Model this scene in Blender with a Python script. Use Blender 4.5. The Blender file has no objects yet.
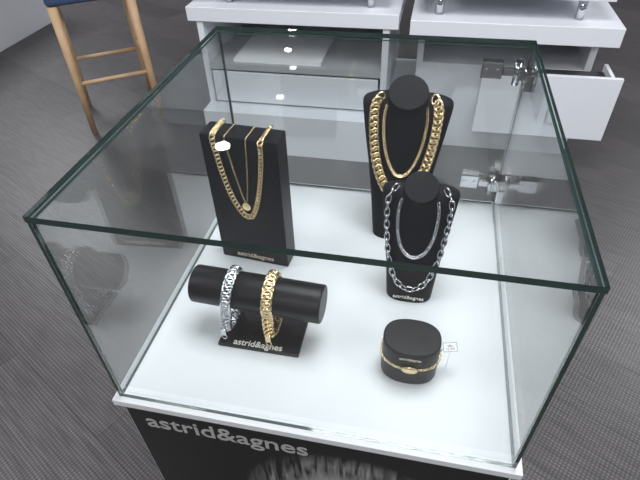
import bpy, bmesh, math, random
from mathutils import Vector, Matrix, Euler
from mathutils.bvhtree import BVHTree
random.seed(4)
S=bpy.context.scene
COL=S.collection
W,D,H=0.6,0.605,0.364
FZ=-0.75; CZ=2.1

# ------------------------------------------------------------ materials
def newmat(name):
    m=bpy.data.materials.new(name); m.use_nodes=True
    nt=m.node_tree; return m,nt,nt.nodes,nt.links,nt.nodes['Principled BSDF']
def pbr(name,col,rough=.5,metal=0,noise=0.0,nscale=60,bump=0.0,bscale=300,spec=.5,coat=0):
    m,nt,N,L,b=newmat(name)
    b.inputs['Roughness'].default_value=rough; b.inputs['Metallic'].default_value=metal
    b.inputs['Specular IOR Level'].default_value=spec
    b.inputs['Coat Weight'].default_value=coat
    tc=N.new('ShaderNodeTexCoord'); nz=N.new('ShaderNodeTexNoise'); nz.inputs['Scale'].default_value=nscale
    L.new(tc.outputs['Object'],nz.inputs['Vector'])
    mx=N.new('ShaderNodeMix'); mx.data_type='RGBA'
    c=list(col)
    mx.inputs[6].default_value=[x*(1-noise) for x in c]+[1]; mx.inputs[7].default_value=[min(1,x*(1+noise)) for x in c]+[1]
    L.new(nz.outputs['Fac'],mx.inputs[0]); L.new(mx.outputs[2],b.inputs['Base Color'])
    if bump:
        n2=N.new('ShaderNodeTexNoise'); n2.inputs['Scale'].default_value=bscale; L.new(tc.outputs['Object'],n2.inputs['Vector'])
        bp=N.new('ShaderNodeBump'); bp.inputs['Strength'].default_value=bump; bp.inputs['Distance'].default_value=.001
        L.new(n2.outputs['Fac'],bp.inputs['Height']); L.new(bp.outputs['Normal'],b.inputs['Normal'])
    return m
WHITE=pbr('white_laminate',(.74,.76,.81),.35,noise=.02)
WHITE_IN=pbr('white_case_floor',(.66,.68,.71),.4,noise=.03,nscale=8)
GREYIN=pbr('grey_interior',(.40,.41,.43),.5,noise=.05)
DARKIN=pbr('dark_drawer_lining',(.03,.032,.036),.6,noise=.1)
BLACK=pbr('black_leatherette',(.006,.006,.008),.38,noise=.2,bump=.3,bscale=900,spec=.28)
VELVET=pbr('black_velvet',(.006,.006,.008),.6,noise=.3,bump=.25,bscale=1200,spec=.2)
GOLD=pbr('gold_metal',(.88,.70,.42),.24,1,noise=.06,nscale=200)
SILVER=pbr('silver_metal',(.66,.68,.72),.2,1,noise=.06,nscale=200)
CHROME=pbr('chrome_metal',(.62,.63,.65),.12,1,noise=.03)
OAK=pbr('oak_wood',(.52,.34,.20),.45,noise=.18,nscale=15)
BLUE=pbr('blue_upholstery',(.035,.065,.14),.8,noise=.15,nscale=80,bump=.4)
TXT=pbr('print_white',(.75,.74,.70),.5,noise=.02)
TXTG=pbr('print_gold',(.62,.54,.42),.4,noise=.05)
TXTD=pbr('print_grey',(.38,.38,.38),.5,noise=.05)
INK=pbr('print_ink',(.10,.10,.11),.5,noise=.05)
PAPER=pbr('white_paper',(.85,.86,.88),.6,noise=.02)
WALLM=pbr('wall_paint',(.58,.59,.61),.8,noise=.03,nscale=3)
CEILM=pbr('ceiling_paint',(.46,.47,.49),.9,noise=.04,nscale=3)
EDGE=pbr('glass_edge_green',(.022,.045,.042),.06,0,noise=.3,nscale=30,spec=1.0)

def glass_mat():
    m,nt,N,L,b=newmat('clear_glass'); N.remove(b)
    out=N['Material Output']
    tr=N.new('ShaderNodeBsdfTransparent'); tr.inputs[0].default_value=(.966,.978,.975,1)
    gl=N.new('ShaderNodeBsdfGlossy'); gl.inputs['Roughness'].default_value=.0; gl.inputs[0].default_value=(1,1,1,1)
    lw=N.new('ShaderNodeLayerWeight'); lw.inputs['Blend'].default_value=.5
    p=N.new('ShaderNodeMath'); p.operation='POWER'; p.inputs[1].default_value=4.6; L.new(lw.outputs['Facing'],p.inputs[0])
    ma=N.new('ShaderNodeMath'); ma.operation='MULTIPLY_ADD'; ma.inputs[1].default_value=.94; ma.inputs[2].default_value=.06
    L.new(p.outputs[0],ma.inputs[0])
    mx=N.new('ShaderNodeMixShader'); L.new(ma.outputs[0],mx.inputs[0]); L.new(tr.outputs[0],mx.inputs[1]); L.new(gl.outputs[0],mx.inputs[2])
    L.new(mx.outputs[0],out.inputs['Surface'])
    return m
GLASS=glass_mat()

def floor_mat():
    m,nt,N,L,b=newmat('woven_vinyl_floor')
    tc=N.new('ShaderNodeTexCoord')
    mp=N.new('ShaderNodeMapping'); mp.inputs['Rotation'].default_value=(0,0,math.radians(28)); L.new(tc.outputs['Object'],mp.inputs[0])
    br=N.new('ShaderNodeTexBrick'); br.inputs['Scale'].default_value=1.0; br.inputs['Brick Width'].default_value=1.0; br.inputs['Row Height'].default_value=.25
    br.inputs['Mortar Size'].default_value=.0015; br.inputs['Color1'].default_value=(.058,.053,.056,1); br.inputs['Color2'].default_value=(.082,.075,.078,1)
    br.inputs['Mortar'].default_value=(.03,.028,.03,1); L.new(mp.outputs[0],br.inputs['Vector'])
    mp2=N.new('ShaderNodeMapping'); mp2.inputs['Scale'].default_value=(5,60,1); L.new(mp.outputs[0],mp2.inputs[0])
    nz=N.new('ShaderNodeTexNoise'); nz.inputs['Scale'].default_value=1.5; nz.inputs['Detail'].default_value=6; L.new(mp2.outputs[0],nz.inputs['Vector'])
    w1=N.new('ShaderNodeTexWave'); w1.inputs['Scale'].default_value=30; w1.bands_direction='X'; L.new(mp.outputs[0],w1.inputs['Vector'])
    w2=N.new('ShaderNodeTexWave'); w2.inputs['Scale'].default_value=30; w2.bands_direction='Y'; L.new(mp.outputs[0],w2.inputs['Vector'])
    mu=N.new('ShaderNodeMath'); mu.operation='MULTIPLY'; L.new(w1.outputs['Fac'],mu.inputs[0]); L.new(w2.outputs['Fac'],mu.inputs[1])
    r=N.new('ShaderNodeMapRange'); r.inputs[1].default_value=.3; r.inputs[2].default_value=.7; r.inputs[3].default_value=.7; r.inputs[4].default_value=1.3; L.new(nz.outputs['Fac'],r.inputs[0])
    a=N.new('ShaderNodeMath'); a.operation='MULTIPLY_ADD'; a.inputs[1].default_value=1.1; a.inputs[2].default_value=.68; L.new(mu.outputs[0],a.inputs[0])
    a2=N.new('ShaderNodeMath'); a2.operation='MULTIPLY'; L.new(a.outputs[0],a2.inputs[0]); L.new(r.outputs[0],a2.inputs[1])
    v=N.new('ShaderNodeVectorMath'); v.operation='SCALE'; L.new(br.outputs['Color'],v.inputs[0]); L.new(a2.outputs[0],v.inputs['Scale'])
    L.new(v.outputs[0],b.inputs['Base Color']); b.inputs['Roughness'].default_value=.42
    bp=N.new('ShaderNodeBump'); bp.inputs['Strength'].default_value=.25; bp.inputs['Distance'].default_value=.002; L.new(mu.outputs[0],bp.inputs['Height']); L.new(bp.outputs[0],b.inputs['Normal'])
    return m
FLOORM=floor_mat()

def poster_mat():
    m,nt,N,L,b=newmat('poster_print'); b.inputs['Roughness'].default_value=.35
    tc=N.new('ShaderNodeTexCoord')
    def grad(loc,sc,lo,hi):
        mp=N.new('ShaderNodeMapping'); mp.vector_type='POINT'
        mp.inputs['Location'].default_value=(-loc[0]*sc[0],0,-loc[1]*sc[1]); mp.inputs['Scale'].default_value=(sc[0],0,sc[1]); L.new(tc.outputs['Object'],mp.inputs[0])
        g=N.new('ShaderNodeTexGradient'); g.gradient_type='SPHERICAL'; L.new(mp.outputs[0],g.inputs[0])
        r=N.new('ShaderNodeMapRange'); r.inputs[1].default_value=lo; r.inputs[2].default_value=hi; L.new(g.outputs['Fac'],r.inputs[0]); return r
    head=grad((.37,-.25),(5.2,5.2),.0,.2)
    face=grad((.36,-.27),(8,6.2),.05,.3)
    eye1=grad((.325,-.245),(40,75),.0,.5); eye2=grad((.395,-.245),(40,75),.0,.5); mouth=grad((.36,-.33),(30,90),.0,.5)
    mp=N.new('ShaderNodeMapping'); mp.inputs['Rotation'].default_value=(0,.35,0); mp.inputs['Scale'].default_value=(75,1,9); L.new(tc.outputs['Object'],mp.inputs[0])
    w=N.new('ShaderNodeTexNoise'); w.inputs['Scale'].default_value=1.0; w.inputs['Detail'].default_value=5; w.inputs['Distortion'].default_value=1.2
    L.new(mp.outputs[0],w.inputs['Vector'])
    p=N.new('ShaderNodeMapRange'); p.inputs[1].default_value=.42; p.inputs[2].default_value=.72; L.new(w.outputs['Fac'],p.inputs[0])
    hr=N.new('ShaderNodeMath'); hr.operation='MULTIPLY'; L.new(p.outputs[0],hr.inputs[0]); L.new(head.outputs[0],hr.inputs[1])
    h2=N.new('ShaderNodeMath'); h2.operation='MULTIPLY_ADD'; h2.inputs[1].default_value=.30; h2.inputs[2].default_value=.006; L.new(hr.outputs[0],h2.inputs[0])
    fm=N.new('ShaderNodeMix'); fm.data_type='FLOAT'; L.new(face.outputs[0],fm.inputs[0]); L.new(h2.outputs[0],fm.inputs[2]); fm.inputs[3].default_value=.34
    cur=fm.outputs[0]
    for e in (eye1,eye2,mouth):
        mm=N.new('ShaderNodeMix'); mm.data_type='FLOAT'; L.new(e.outputs[0],mm.inputs[0]); L.new(cur,mm.inputs[2]); mm.inputs[3].default_value=.03; cur=mm.outputs[0]
    L.new(cur,b.inputs['Base Color'])
    return m
POSTER=poster_mat()
def emit_mat(n,s):
    m,nt,N,L,b=newmat(n); b.inputs['Base Color'].default_value=(1,1,1,1)
    b.inputs['Emission Color'].default_value=(1,.98,.95,1); b.inputs['Emission Strength'].default_value=s
    return m
GLOW=emit_mat('lamp_glow',50); GLOW2=emit_mat('lamp_glow_dim',6)

# ------------------------------------------------------------ helpers
def empty(name,loc=(0,0,0)):
    e=bpy.data.objects.new(name,None); e.location=loc; e.empty_display_size=.05; COL.objects.link(e); return e
def obj(name,bm,mat,parent=None,smooth=False):
    me=bpy.data.meshes.new(name); bm.normal_update(); bm.to_mesh(me); bm.free()
    for mm in (mat if isinstance(mat,(list,tuple)) else [mat]): me.materials.append(mm)
    if smooth:
        for p in me.polygons: p.use_smooth=True
    o=bpy.data.objects.new(name,me); COL.objects.link(o)
    if parent:
        o.parent=parent; o.matrix_parent_inverse=Matrix.Translation(-parent.location)
    return o
def addbox(bm,x0,x1,y0,y1,z0,z1,bev=0,mi=0,M=None):
    r=bmesh.ops.create_cube(bm,size=1); vs=r['verts']
    for v in vs:
        v.co=Vector(((x0+x1)/2+v.co.x*(x1-x0),(y0+y1)/2+v.co.y*(y1-y0),(z0+z1)/2+v.co.z*(z1-z0)))
    if M:
        for v in vs: v.co=M@v.co
    fs=set(f for v in vs for f in v.link_faces)
    for f in fs: f.material_index=mi
    if bev:
        es=list(set(e for v in vs for e in v.link_edges))
        bmesh.ops.bevel(bm,geom=es,offset=bev,segments=3,profile=.5,affect='EDGES')
    return vs
def box(name,x0,x1,y0,y1,z0,z1,mat,parent=None,bev=0,M=None):
    bm=bmesh.new(); addbox(bm,x0,x1,y0,y1,z0,z1,bev,0,M); return obj(name,bm,mat,parent)
def addcyl(bm,p0,p1,r0,r1=None,seg=32,mi=0,bev=0):
    r1=r0 if r1 is None else r1
    p0=Vector(p0);p1=Vector(p1);d=p1-p0;L=d.length
    q=d.to_track_quat('Z','Y').to_matrix().to_4x4()
    MM=Matrix.Translation((p0+p1)/2)@q
    r=bmesh.ops.create_cone(bm,cap_ends=True,segments=seg,radius1=r0,radius2=r1,depth=L,matrix=MM)
    vs=r['verts']
    fs=set(f for v in vs for f in v.link_faces)
    for f in fs:
        f.material_index=mi; f.smooth=len(f.verts)==4
    if bev:
        caps=[f for f in fs if len(f.verts)>4]
        es=list(set(e for f in caps for e in f.edges))
        rr=bmesh.ops.bevel(bm,geom=es,offset=bev,segments=4,profile=.5,affect='EDGES')
        for f in rr['faces']: f.smooth=True
def cyl(name,p0,p1,r0,mat,parent=None,r1=None,seg=32,bev=0):
    bm=bmesh.new(); addcyl(bm,p0,p1,r0,r1,seg,0,bev); return obj(name,bm,mat,parent)
def text(name,s,size,mat,M,parent=None,width=None,ext=.0003,weight=0):
    cu=bpy.data.curves.new(name,'FONT'); cu.body=s; cu.size=size; cu.extrude=ext; cu.align_x='CENTER'; cu.offset=weight
    o=bpy.data.objects.new(name+'_tmp',cu); COL.objects.link(o)
    bpy.context.view_layer.update()
    dg=bpy.context.evaluated_depsgraph_get(); me=bpy.data.meshes.new_from_object(o.evaluated_get(dg))
    bpy.data.objects.remove(o)
    xs=[v.co.x for v in me.vertices]; w=max(xs)-min(xs)
    k=(width/w) if width else 1
    me.transform(M@Matrix.Diagonal((k,k,1,1)))
    me.materials.clear(); me.materials.append(mat)
    o=bpy.data.objects.new(name,me); COL.objects.link(o)
    if parent: o.parent=parent; o.matrix_parent_inverse=Matrix.Translation(-parent.location)
    return o
def catmull(P,n=24,closed=False):
    P=[Vector(p) for p in P]; out=[]
    m=len(P)
    rng=range(m) if closed else range(m-1)
    for i in rng:
        if closed: a,b,c,d=P[(i-1)%m],P[i],P[(i+1)%m],P[(i+2)%m]
        else: a,b,c,d=P[max(i-1,0)],P[i],P[i+1],P[min(i+2,m-1)]
        for k in range(n):
            t=k/n
            out.append(.5*((2*b)+(-a+c)*t+(2*a-5*b+4*c-d)*t*t+(-a+3*b-3*c+d)*t**3))
    out.append(P[0].copy() if closed else P[-1].copy())
    return out
def resample(P,pitch):
    L=[0]
    for i in range(1,len(P)): L.append(L[-1]+(P[i]-P[i-1]).length)
    n=max(2,round(L[-1]/pitch)); out=[];j=0
    for k in range(n+1):
        s=L[-1]*k/n
        while j<len(P)-2 and L[j+1]<s: j+=1
        t=(s-L[j])/max(1e-9,L[j+1]-L[j]); out.append(P[j].lerp(P[j+1],t))
    return out
def addlink(bm,c,T,N,a,b,r,ang,na=16,nr=6,flat=1.0,square=1.0):
    T=T.normalized(); B=T.cross(N).normalized(); N2=B.cross(T).normalized()
    Bx=B*math.cos(ang)+N2*math.sin(ang); Nx=T.cross(Bx)*-1
    rows=[]
    for i in range(na):
        th=2*math.pi*i/na
        ct,st=math.cos(th),math.sin(th)
        cc=math.copysign(abs(ct)**square,ct); ss=math.copysign(abs(st)**square,st)
        ctr=c+T*(a*cc)+Bx*(b*ss)
        rad=(T*(ct*b)+Bx*(st*a)).normalized()
        row=[]
        for k in range(nr):
            ph=2*math.pi*k/nr
            row.append(bm.verts.new(ctr+rad*(r*math.cos(ph))+Nx*(r*flat*math.sin(ph))))
        rows.append(row)
    for i in range(na):
        for k in range(nr):
            f=bm.faces.new((rows[i][k],rows[(i+1)%na][k],rows[(i+1)%na][(k+1)%nr],rows[i][(k+1)%nr])); f.smooth=True
def chain(name,P,nf,pitch,a,b,r,mat,style='curb',parent=None,closed=False,flat=1.0,square=1.0,ang=.6,skew=0):
    Q=resample(P,pitch); bm=bmesh.new()
    n=len(Q)-1 if closed else len(Q)
    for i in range(n):
        if closed: T=Q[(i+1)%n]-Q[(i-1)%n]
        else: T=Q[min(i+1,len(Q)-1)]-Q[max(i-1,0)]
        N=nf(Q[i])
        if skew:
            T=T.normalized(); Bn=T.cross(N).normalized(); T=(T*math.cos(skew)+Bn*math.sin(skew))
        if style=='curb': an=ang
        elif style=='cable': an=(.25 if i%2==0 else 1.35)
        addlink(bm,Q[i],T,N,a,b,r,an,flat=flat,square=square)
    bmesh.ops.recalc_face_normals(bm,faces=bm.faces[:])
    return obj(name,bm,mat,parent)

# ------------------------------------------------------------ room
box('floor',-6,6,-4,9,FZ-.05,FZ,FLOORM)
box('ceiling',-6,6,-4,9,CZ,CZ+.05,CEILM)
box('wall_back',-6,6,9,9.1,FZ,CZ,WALLM)
box('wall_front',-6,6,-4.1,-4,FZ,CZ,WALLM)
box('wall_left',-6.1,-6,-4,9,FZ,CZ,WALLM)
box('wall_right',6,6.1,-4,9,FZ,CZ,WALLM)

# ------------------------------------------------------------ pedestal
ped=empty('display_pedestal',(.3,.3,FZ))
box('top_slab',-.008,W+.008,-.008,D+.008,-.014,0,WHITE_IN,ped,bev=.001)
box('body',0,W,.002,D,FZ,-.014,WHITE,ped)
box('poster_front',.004,W-.004,-.001,.002,FZ+.02,-.016,POSTER,ped)
Mf=Matrix.Translation((.167,-.0012,-.078))@Matrix.Rotation(math.pi/2,4,'X')
text('poster_lettering','astrid&agnes',.04,TXTD,Mf,ped,width=.272,weight=.0004)

# ------------------------------------------------------------ glass case
case=empty('glass_display_case',(.3,.3,0))
t=.006; tt=.0085
def pane(name,x0,x1,y0,y1,z0,z1,axis):
    bm=bmesh.new(); addbox(bm,x0,x1,y0,y1,z0,z1)
    bm.normal_update()
    for f in bm.faces: f.material_index=0 if abs(f.normal[axis])>.9 else 1
    return obj(name,bm,[GLASS,EDGE],case)
pane('pane_top',0,W,0,D,H-tt,H,2)
pane('pane_front',t+.0004,W-t-.0004,0.001,t,0.0004,H-tt-.0012,1)
pane('pane_left',0.001,t,0.001,D,0.0004,H-tt-.0012,0)
pane('pane_right',W-t,W-.001,0.001,D,0.0004,H-tt-.0012,0)
pane('pane_back_door',t+.001,W-t-.002,D-t,D,0.004,H-tt-.003,1)
def hinge(name,z):
    bm=bmesh.new()
    y=D-t
    addbox(bm,.515,.553,y-.007,y+t+.007,z-.016,z+.016,.002)
    addbox(bm,.553,.576,y-.010,y-.002,z-.007,z+.007,.001)
    addcyl(bm,(.578,y-.010,z-.022),(.578,y-.010,z+.022),.0065,seg=20)
    addbox(bm,W-t-.007,W+.006,y-.055,y-.018,z-.016,z+.016,.002)
    addbox(bm,.580,.590,y-.022,y-.008,z-.010,z+.010,.001)
    for x in (.524,.544): addcyl(bm,(x,y-.0085,z),(x,y-.006,z),.004,seg=16)
    obj(name,bm,CHROME,case)
hinge('hinge_upper',.310); hinge('hinge_lower',.062)

# ------------------------------------------------------------ block stand
R=Matrix.Translation((.122,.334,0))@Matrix.Rotation(math.radians(-5),4,'Z')
blk=empty('necklace_block_stand',(.122,.334,0))
bw,bh,bd=.070,.280,.045
box('block',-bw,bw,0,bd,0,bh,BLACK,blk,bev=.002,M=R)
text('label','astrid&agnes',.01,TXTG,R@Matrix.Translation((.002,-.0003,.009))@Matrix.Rotation(math.pi/2,4,'X'),blk,width=.078,weight=.0001)
def blockpath(pts,off):
    out=[]
    for (u,v) in pts:
        if v>=0: p=Vector((u,-off,bh-v))
        else: p=Vector((u,-v,bh+off))
        out.append(R@p)
    return out
nrmF=(R.to_3x3()@Vector((0,-1,0)))
def nblock(p):
    l=R.inverted()@p
    return (R.to_3x3()@Vector((0,0,1))) if l.z>bh+.001 and l.y>.002 else nrmF
pts=[(-.044,-.042),(-.044,-.02),(-.043,.001),(-.041,.03),(-.034,.08),(-.023,.125),(-.008,.156),(.002,.162),(.012,.156),(.024,.125),(.034,.08),(.041,.03),(.043,.001),(.044,-.02),(.044,-.042)]
P=catmull(blockpath(pts,.004))
chain('gold_chain_necklace',P,nblock,.0078,.0058,.0042,.0013,GOLD,'curb',ang=.35,skew=.35)
fine=empty('gold_pendant_necklace',R@Vector((0,0,.2)))
pts=[(-.022,-.042),(-.022,-.01),(-.022,.002),(-.018,.04),(-.008,.10),(0,.132),(.007,.10),(.013,.04),(.016,.002),(.016,-.01),(.016,-.042)]
chain('fine_chain',catmull(blockpath(pts,.0016)),nblock,.0030,.0021,.0012,.0004,GOLD,'cable',parent=fine)
bm=bmesh.new(); addcyl(bm,R@Vector((0,-.003,bh-.141)),R@Vector((0,-.0005,bh-.141)),.0085,seg=32,bev=.0006)
addcyl(bm,R@Vector((0,-.0042,bh-.141)),R@Vector((0,-.003,bh-.141)),.005,seg=32)
obj('pendant_disc',bm,GOLD,fine)

# ------------------------------------------------------------ busts
def bust(cx,cy,h,wb,wt,lean,neckr,label_w=None,dep=.024):
    e=empty('necklace_bust_display',(cx,cy,0))
    bm=bmesh.new(); n=40
    prof=[(0,wb*.97,1),(.01,wb,1),(.25,wb+(wt-wb)*.22,1.0),(.5,wb+(wt-wb)*.5,1.05),(.7,wb+(wt-wb)*.78,1.1),(.84,wt*.98,1.1),(.885,wt,1.0),(.91,wt*.985,.9),(.925,wt*.94,.75),(.94,wt*.80,.6),(.952,wt*.55,.45),(.955,wt*.4,.3)]
    rings=[]
    for s,w,d in prof:
        row=[]
        for i in range(n):
            th=2*math.pi*i/n
            c,si=math.cos(th),math.sin(th)
            x=math.copysign(abs(c)**.75,c)*w; y=math.copysign(abs(si)**.8,si)*dep*d
            row.append(bm.verts.new((cx+x,cy+y+lean*s,h*s)))
        rings.append(row)
    for a,b in zip(rings,rings[1:]):
        for i in range(n): bm.faces.new((a[i],a[(i+1)%n],b[(i+1)%n],b[i])).smooth=True
    bm.faces.new(rings[0][::-1]); bm.faces.new(rings[-1])
    nd=Vector((0,-.55,.83)).normalized()
    ce=Vector((cx,cy+lean-dep*1.0,h*.988))
    X=Vector((1,0,0)); Y=nd.cross(X)
    nr=[(-.075,2.0),(-.055,1.6),(-.038,1.28),(-.024,1.1),(-.012,1.02),(-.002,1.0),(0,.96)]
    rr=[]
    k=neckr/.036
    for dz,sc in nr:
        row=[]
        for i in range(n):
            th=2*math.pi*i/n
            q=ce+nd*dz*k+X*(math.cos(th)*neckr*sc)+Y*(math.sin(th)*neckr*(sc if sc<1.1 else 1.0+(sc-1)*.3))
            row.append(bm.verts.new(q))
        rr.append(row)
    for a,b in zip(rr,rr[1:]):
        for i in range(n): bm.faces.new((a[i],a[(i+1)%n],b[(i+1)%n],b[i])).smooth=True
    bm.faces.new(rr[-1])
    bvh=BVHTree.FromBMesh(bm)
    bmesh.ops.recalc_face_normals(bm,faces=bm.faces[:])
    obj('bust_body',bm,VELVET,e)
    box('rear_foot',cx-wb*.8,cx+wb*.8,cy,cy+lean+.02,0,.006,VELVET,e,bev=.001)
    if label_w:
        y=bvh.ray_cast(Vector((cx,cy-.3,.008)),Vector((0,1,0)))[0].y
        text('label','astrid&agnes',.01,TXT,Matrix.Translation((cx,y-.0012,.008))@Matrix.Rotation(math.pi/2,4,'X'),e,width=label_w,ext=.0006)
    def surf(pts,off):
        dense=catmull([Vector((cx+u,0,z)) for u,z in pts],16); out=[]; last=None
        for p in dense:
            hit=bvh.ray_cast(Vector((p.x,cy-.3,p.z)),Vector((0,1,0)))
            if hit[0]: last=hit[0].y; q=Vector((p.x,hit[0].y-off,p.z))
            else: q=Vector((p.x,(last if last is not None else cy+lean)-off+.004,p.z))
            out.append(q)
        for _ in range(6):
            o2=[v.copy() for v in out]
            for i in range(1,len(out)-1): o2[i].y=(out[i-1].y+out[i].y*2+out[i+1].y)/4
            out=o2
        return out
    return surf
nfr=lambda p:Vector((0,-1,.25)).normalized()
s1=bust(.388,.468,.292,.046,.085,.085,.037)
P=s1([(-.050,.275),(-.056,.268),(-.059,.25),(-.055,.20),(-.044,.15),(-.022,.108),(0,.095),(.022,.108),(.044,.15),(.055,.20),(.059,.25),(.056,.268),(.050,.275)],.007)
chain('chunky_gold_necklace',P,nfr,.0120,.0098,.0076,.0027,GOLD,'curb',ang=.35,skew=.4)
P=s1([(-.037,.262),(-.040,.24),(-.036,.20),(-.026,.165),(-.012,.142),(0,.137),(.012,.142),(.026,.165),(.036,.20),(.040,.24),(.037,.262)],.004)
chain('rope_gold_necklace',P,nfr,.0042,.0036,.0028,.0010,GOLD,'curb',ang=.8)
s2=bust(.430,.300,.222,.041,.064,.055,.0285,label_w=.055,dep=.022)
P=s2([(-.042,.209),(-.050,.200),(-.052,.18),(-.049,.13),(-.041,.08),(-.024,.043),(0,.031),(.024,.043),(.041,.08),(.049,.13),(.052,.18),(.050,.200),(.042,.209)],.0045)
chain('silver_link_necklace',P,nfr,.0118,.0078,.0042,.0013,SILVER,'cable',square=.75)
P=s2([(-.030,.195),(-.033,.175),(-.030,.135),(-.018,.105),(0,.095),(.018,.105),(.030,.135),(.033,.175),(.030,.195)],.004)
chain('silver_curb_necklace',P,nfr,.0045,.0036,.0026,.0009,SILVER,'curb',ang=.7)

# ------------------------------------------------------------ T-bar
tb=empty('bracelet_t_bar_stand',(.185,.165,0))
ty,tz,tr=.172,.090,.0320
box('base_plate',.121,.262,.122,.200,0,.007,BLACK,tb,bev=.0015)
box('stem',.166,.202,.155,.187,.007,tz-.02,BLACK,tb,bev=.001)
cyl('roll',(.076,ty+.005,tz),(.297,ty-.003,tz-.001),tr,BLACK,tb,seg=64,bev=.003)
text('label','astrid&agnes',.01,TXT,Matrix.Translation((.190,.1255,.0073)),tb,width=.085,ext=.0003,weight=.0001)
def bracelet(name,x0,x1,mat,a,b,r,pitch,zb):
    cp=[]; R_=tr+.005
    for k in range(0,13):
        th=math.radians(-20+220*k/12)
        cp.append((0,ty+R_*math.cos(th),tz+R_*math.sin(th)))
    cp+= [(0,ty-R_*.98,tz-.035),(0,ty-R_*.85,zb+.010),(0,ty-R_*.45,zb+.001),(0,ty+R_*.1,zb),(0,ty+R_*.6,zb+.004),(0,ty+R_*.9,zb+.02),(0,ty+R_*1.0,tz-.03)]
    P=catmull(cp,16,closed=True)
    for p in P: p.x=x0+(x1-x0)*((tz+R_-p.z)/(tz+R_))
    c=Vector((0,ty,tz-.02))
    nf=lambda p:(Vector((0,p.y-c.y,p.z-c.z))).normalized()
    e=empty(name,(x0,ty,zb))
    chain('links',P,nf,pitch,a,b,r,mat,'curb',parent=e,closed=True,ang=.3,skew=.4)
    bm=bmesh.new()
    Rm=Matrix.Translation((x1,ty-R_-.004,zb+.014))
    addbox(bm,-.005,.005,-.003,.003,-.008,.010,.002,0,Rm)
    addlink(bm,Vector((x1,ty-R_-.005,zb+.003)),Vector((0,0,1)),Vector((0,-1,0)),.006,.0045,.0013,0)
    obj('clasp',bm,mat,e)
bracelet('silver_curb_bracelet',.147,.132,SILVER,.0082,.0070,.0023,.0096,.0145)
bracelet('gold_curb_bracelet',.212,.210,GOLD,.0086,.0074,.0025,.0098,.0145)

# ------------------------------------------------------------ oval bracelet holder
ov=empty('oval_bracelet_holder',(.442,.143,0))
bm=bmesh.new(); n=64; ox,oy,oa,ob,oh=.4415,.142,.0445,.0355,.075
prof=[(0,.985),(.002,1),(oh*.5,1.0),(oh-.004,1.0),(oh-.0015,.985),(oh-.0003,.955),(oh,.92)]
def ovp(th,k=1,z=0):
    c,s=math.cos(th),math.sin(th)
    return Vector((ox+math.copysign(abs(c)**.82,c)*oa*k,oy+math.copysign(abs(s)**.82,s)*ob*k,z))
rr=[[bm.verts.new(ovp(2*math.pi*i/n,k,z)) for i in range(n)] for z,k in prof]
for a,b in zip(rr,rr[1:]):
    for i in range(n): bm.faces.new((a[i],a[(i+1)%n],b[(i+1)%n],b[i])).smooth=True
bm.faces.new(rr[0][::-1]); bm.faces.new(rr[-1])
obj('oval_block',bm,BLACK,ov)
y=oy-ob
text('label','astrid&agnes',.01,TXTG,Matrix.Translation((ox,y-.0006,.062))@Matrix.Rotation(math.pi/2,4,'X'),ov,width=.032,ext=.0006)
br=empty('gold_charm_bracelet',(ox,oy,.03))
P=[ovp(2*math.pi*i/160,1.03,.044+.003*math.sin(2*math.pi*i/160)) for i in range(161)]
chain('fine_links',P,lambda p:Vector((p.x-ox,p.y-oy,0)).normalized(),.0042,.0030,.0017,.0006,GOLD,'cable',parent=br,closed=True)
bm=bmesh.new()
r=bmesh.ops.create_uvsphere(bm,u_segments=24,v_segments=12,radius=1,matrix=Matrix.Translation((ox+.001,oy-ob-.003,.041))@Matrix.Diagonal((.0110,.0025,.0072,1)))
for f in bm.faces: f.smooth=True
addlink(bm,Vector((ox+.001,oy-ob-.003,.041)),Vector((1,0,0)),Vector((0,-1,0)),.0113,.0075,.0009,0,na=28)
obj('oval_charm',bm,GOLD,br)
tag=empty('price_tag',(.505,.17,0))
Mt=Matrix.Translation((.501,.150,.052))@Matrix.Rotation(math.radians(15),4,'Z')@Matrix.Rotation(math.radians(35),4,'X')
box('card',-.011,.011,-.007,.007,-.0004,.0004,PAPER,tag,M=Mt)
text('price_print','12 345',.004,INK,Mt@Matrix.Translation((0,-.0045,.0006)),tag,width=.013,ext=.0001)
text('brand_print','a&a',.004,INK,Mt@Matrix.Translation((0,.0005,.0006)),tag,width=.008,ext=.0001)
bm=bmesh.new()
for (a,b,c,d) in [(-.011,.011,-.007,-.0064),(-.011,.011,.0064,.007),(-.011,-.0104,-.007,.007),(.0104,.011,-.007,.007)]:
    addbox(bm,a,b,c,d,.0004,.0007,0,0,Mt)
obj('card_border',bm,INK,tag)
cyl('string',(.486,.144,.044),(.492,.148,.051),.0005,INK,tag,seg=8)
cyl('string_drop',Mt@Vector((0,-.006,0)),(.501,.150,.0),.0004,PAPER,tag,seg=8)

# ------------------------------------------------------------ background furniture
A=empty('white_display_table',(-.2,2.2,FZ))
box('top_slab',-.74,.27,1.98,2.75,-.105,-.04,WHITE,A,bev=.003)
box('lower_block',-.70,.36,1.88,2.7,FZ,-.52,WHITE,A,bev=.002)
box('side_left',-.70,-.67,1.99,2.7,-.52,-.105,WHITE,A)
box('side_right',.20,.23,1.99,2.7,-.52,-.105,WHITE,A)
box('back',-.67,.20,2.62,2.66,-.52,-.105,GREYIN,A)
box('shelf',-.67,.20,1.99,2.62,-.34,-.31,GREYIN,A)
box('drawer_front',-.66,.19,1.985,2.0,-.51,-.35,WHITE,A,bev=.002)
box('upper_case_base',-.70,.23,2.02,2.72,.03,.06,WHITE,A,bev=.002)
for i,(x,y) in enumerate([(-.55,2.08),(.13,2.08),(-.55,2.6),(.13,2.6)]):
    cyl('standoff_%d'%(i+1),(x,y,-.04),(x,y,.03),.018,CHROME,A)
box('paper_stack',-.55,-.10,2.02,2.4,-.31,-.295,PAPER,None)

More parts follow.
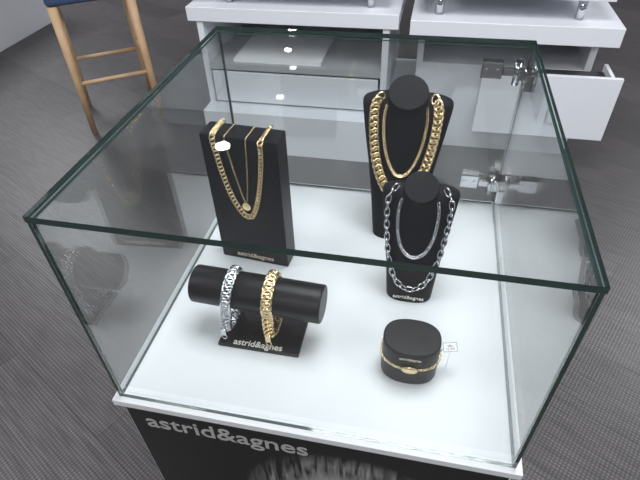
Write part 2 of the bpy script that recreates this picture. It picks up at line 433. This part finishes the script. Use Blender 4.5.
B=empty('white_drawer_table',(.8,2.3,FZ))
box('top_slab',.32,1.20,1.98,2.75,-.14,-.06,WHITE,B,bev=.003)
box('body',.36,1.16,2.12,2.7,FZ,-.30,WHITE,B,bev=.002)
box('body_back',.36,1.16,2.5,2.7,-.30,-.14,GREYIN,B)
box('body_left',.36,.39,2.12,2.5,-.30,-.14,WHITE,B)
box('body_right',1.13,1.16,2.12,2.5,-.30,-.14,WHITE,B)
bm=bmesh.new()
addbox(bm,.66,1.24,1.91,1.93,-.54,-.245,.002,0)
addbox(bm,.68,1.22,1.93,2.11,-.50,-.49,0,1)
addbox(bm,.68,.695,1.93,2.11,-.49,-.26,0,0)
addbox(bm,1.205,1.22,1.93,2.11,-.49,-.26,0,0)
addbox(bm,.695,1.205,2.09,2.11,-.49,-.30,0,1)
addbox(bm,.695,1.205,1.93,2.09,-.30,-.29,0,1)
obj('open_drawer',bm,[WHITE,DARKIN],B)
box('upper_case_base',.36,1.14,2.02,2.72,.03,.06,WHITE,B,bev=.002)
for i,(x,y) in enumerate([(.44,2.08),(1.03,2.08),(.44,2.6),(1.03,2.6)]):
    cyl('standoff_%d'%(i+1),(x,y,-.06),(x,y,.03),.018,CHROME,B)

C_=empty('white_counter',(-3.4,3,FZ))
box('body',-4.2,-2.86,1.6,3.7,FZ,-.05,WHITE,C_,bev=.003)
box('top_slab',-4.25,-2.80,1.55,3.76,-.05,0,WHITE,C_,bev=.003)

st=empty('bar_stool',(-1.4,2.2,FZ))
l1=Vector((-1.44,1.94));l2=Vector((-1.12,2.17)); u=(l2-l1); v=Vector((-u.y,u.x))
corners=[l1,l2,l2+v,l1+v]; cen=sum(corners,Vector((0,0)))/4
bm=bmesh.new()
sh=-.055
tops=[cen+(c-cen)*.96 for c in corners]
for c,tp in zip(corners,tops): addcyl(bm,(c.x,c.y,FZ),(tp.x,tp.y,sh),.016,.024,seg=16)
hz=-.456
k=(hz-FZ)/(sh-FZ)
mid=[c.lerp(tp,k) for c,tp in zip(corners,tops)]
for i in range(4):
    a,b=mid[i],mid[(i+1)%4]; dz=.0 if i%2==0 else .06
    addcyl(bm,(a.x,a.y,hz+dz),(b.x,b.y,hz+dz),.011,seg=12)
obj('wooden_frame',bm,OAK,st)
ang=math.atan2(u.y,u.x)
Ms=Matrix.Translation((cen.x,cen.y,0))@Matrix.Rotation(ang,4,'Z')
box('seat_cushion',-.215,.215,-.215,.215,sh,sh+.07,BLUE,st,bev=.02,M=Ms)
box('backrest',-.20,.20,.17,.21,sh+.07,sh+.35,BLUE,st,bev=.015,M=Ms)

# ------------------------------------------------------------ ceiling spots
for (x,y,r_,g) in [(-1.1,2.89,.055,0),(-1.18,5.49,.05,0),(-1.08,4.89,.035,0),(-.91,4.44,.035,1),(-.87,3.79,.035,1),(1.6,3.2,.05,1),(1.9,4.9,.05,1),(-2.6,.6,.055,0),(2.2,.6,.055,0)]:
    e=empty('ceiling_spotlight',(x,y,CZ))
    bm=bmesh.new(); addcyl(bm,(x,y,CZ-.006),(x,y,CZ-.002),r_,seg=32); obj('glowing_lens',bm,GLOW2 if g else GLOW,e)
    bm=bmesh.new(); addlink(bm,Vector((x,y,CZ-.005)),Vector((1,0,0)),Vector((0,0,1)),r_+.01,r_+.01,.008,0,na=32); obj('trim_ring',bm,WHITE,e)
def area(name,loc,size,power,col=(1,1,1)):
    l=bpy.data.lights.new(name,'AREA'); l.size=size; l.energy=power; l.color=col
    o=bpy.data.objects.new(name,l); o.location=loc; COL.objects.link(o); return o
area('added_area_light',(.5,.6,CZ-.03),1.0,58,(.96,.98,1))  # added area lamps light the scene, placed outside the top pane's reflection
area('added_area_light.001',(-2.6,-.6,CZ-.03),1.2,85,(.96,.98,1))
area('added_area_light.002',(3.0,-.4,CZ-.03),1.2,70,(.96,.98,1))
area('added_area_light.003',(-3.6,4.0,CZ-.03),1.2,105,(.96,.98,1))
area('added_area_light.004',(3.4,3.6,CZ-.03),1.2,105,(.96,.98,1))
area('added_area_light.005',(.4,-2.4,CZ-.03),1.0,60,(1,.98,.95))
w=bpy.data.worlds.new('World'); S.world=w; w.use_nodes=True
w.node_tree.nodes['Background'].inputs[0].default_value=(.6,.65,.7,1)
w.node_tree.nodes['Background'].inputs[1].default_value=.3

# ------------------------------------------------------------ camera
cam=bpy.data.cameras.new('camera'); co=bpy.data.objects.new('camera',cam); COL.objects.link(co)
M3=Matrix(((0.97891,-0.11435,0.16926),(0.20243,0.65419,-0.72873),(-0.0274,0.74763,0.66355)))
M3=M3.to_quaternion().to_matrix()
co.matrix_world=Matrix.Translation((0.41682,-0.35468,0.70372))@M3.to_4x4()
cam.sensor_width=36; cam.lens=36*505.364/640; cam.clip_start=.01
S.camera=co
S.view_settings.view_transform='Standard'
try: S.cycles.transparent_max_bounces=16
except Exception: pass
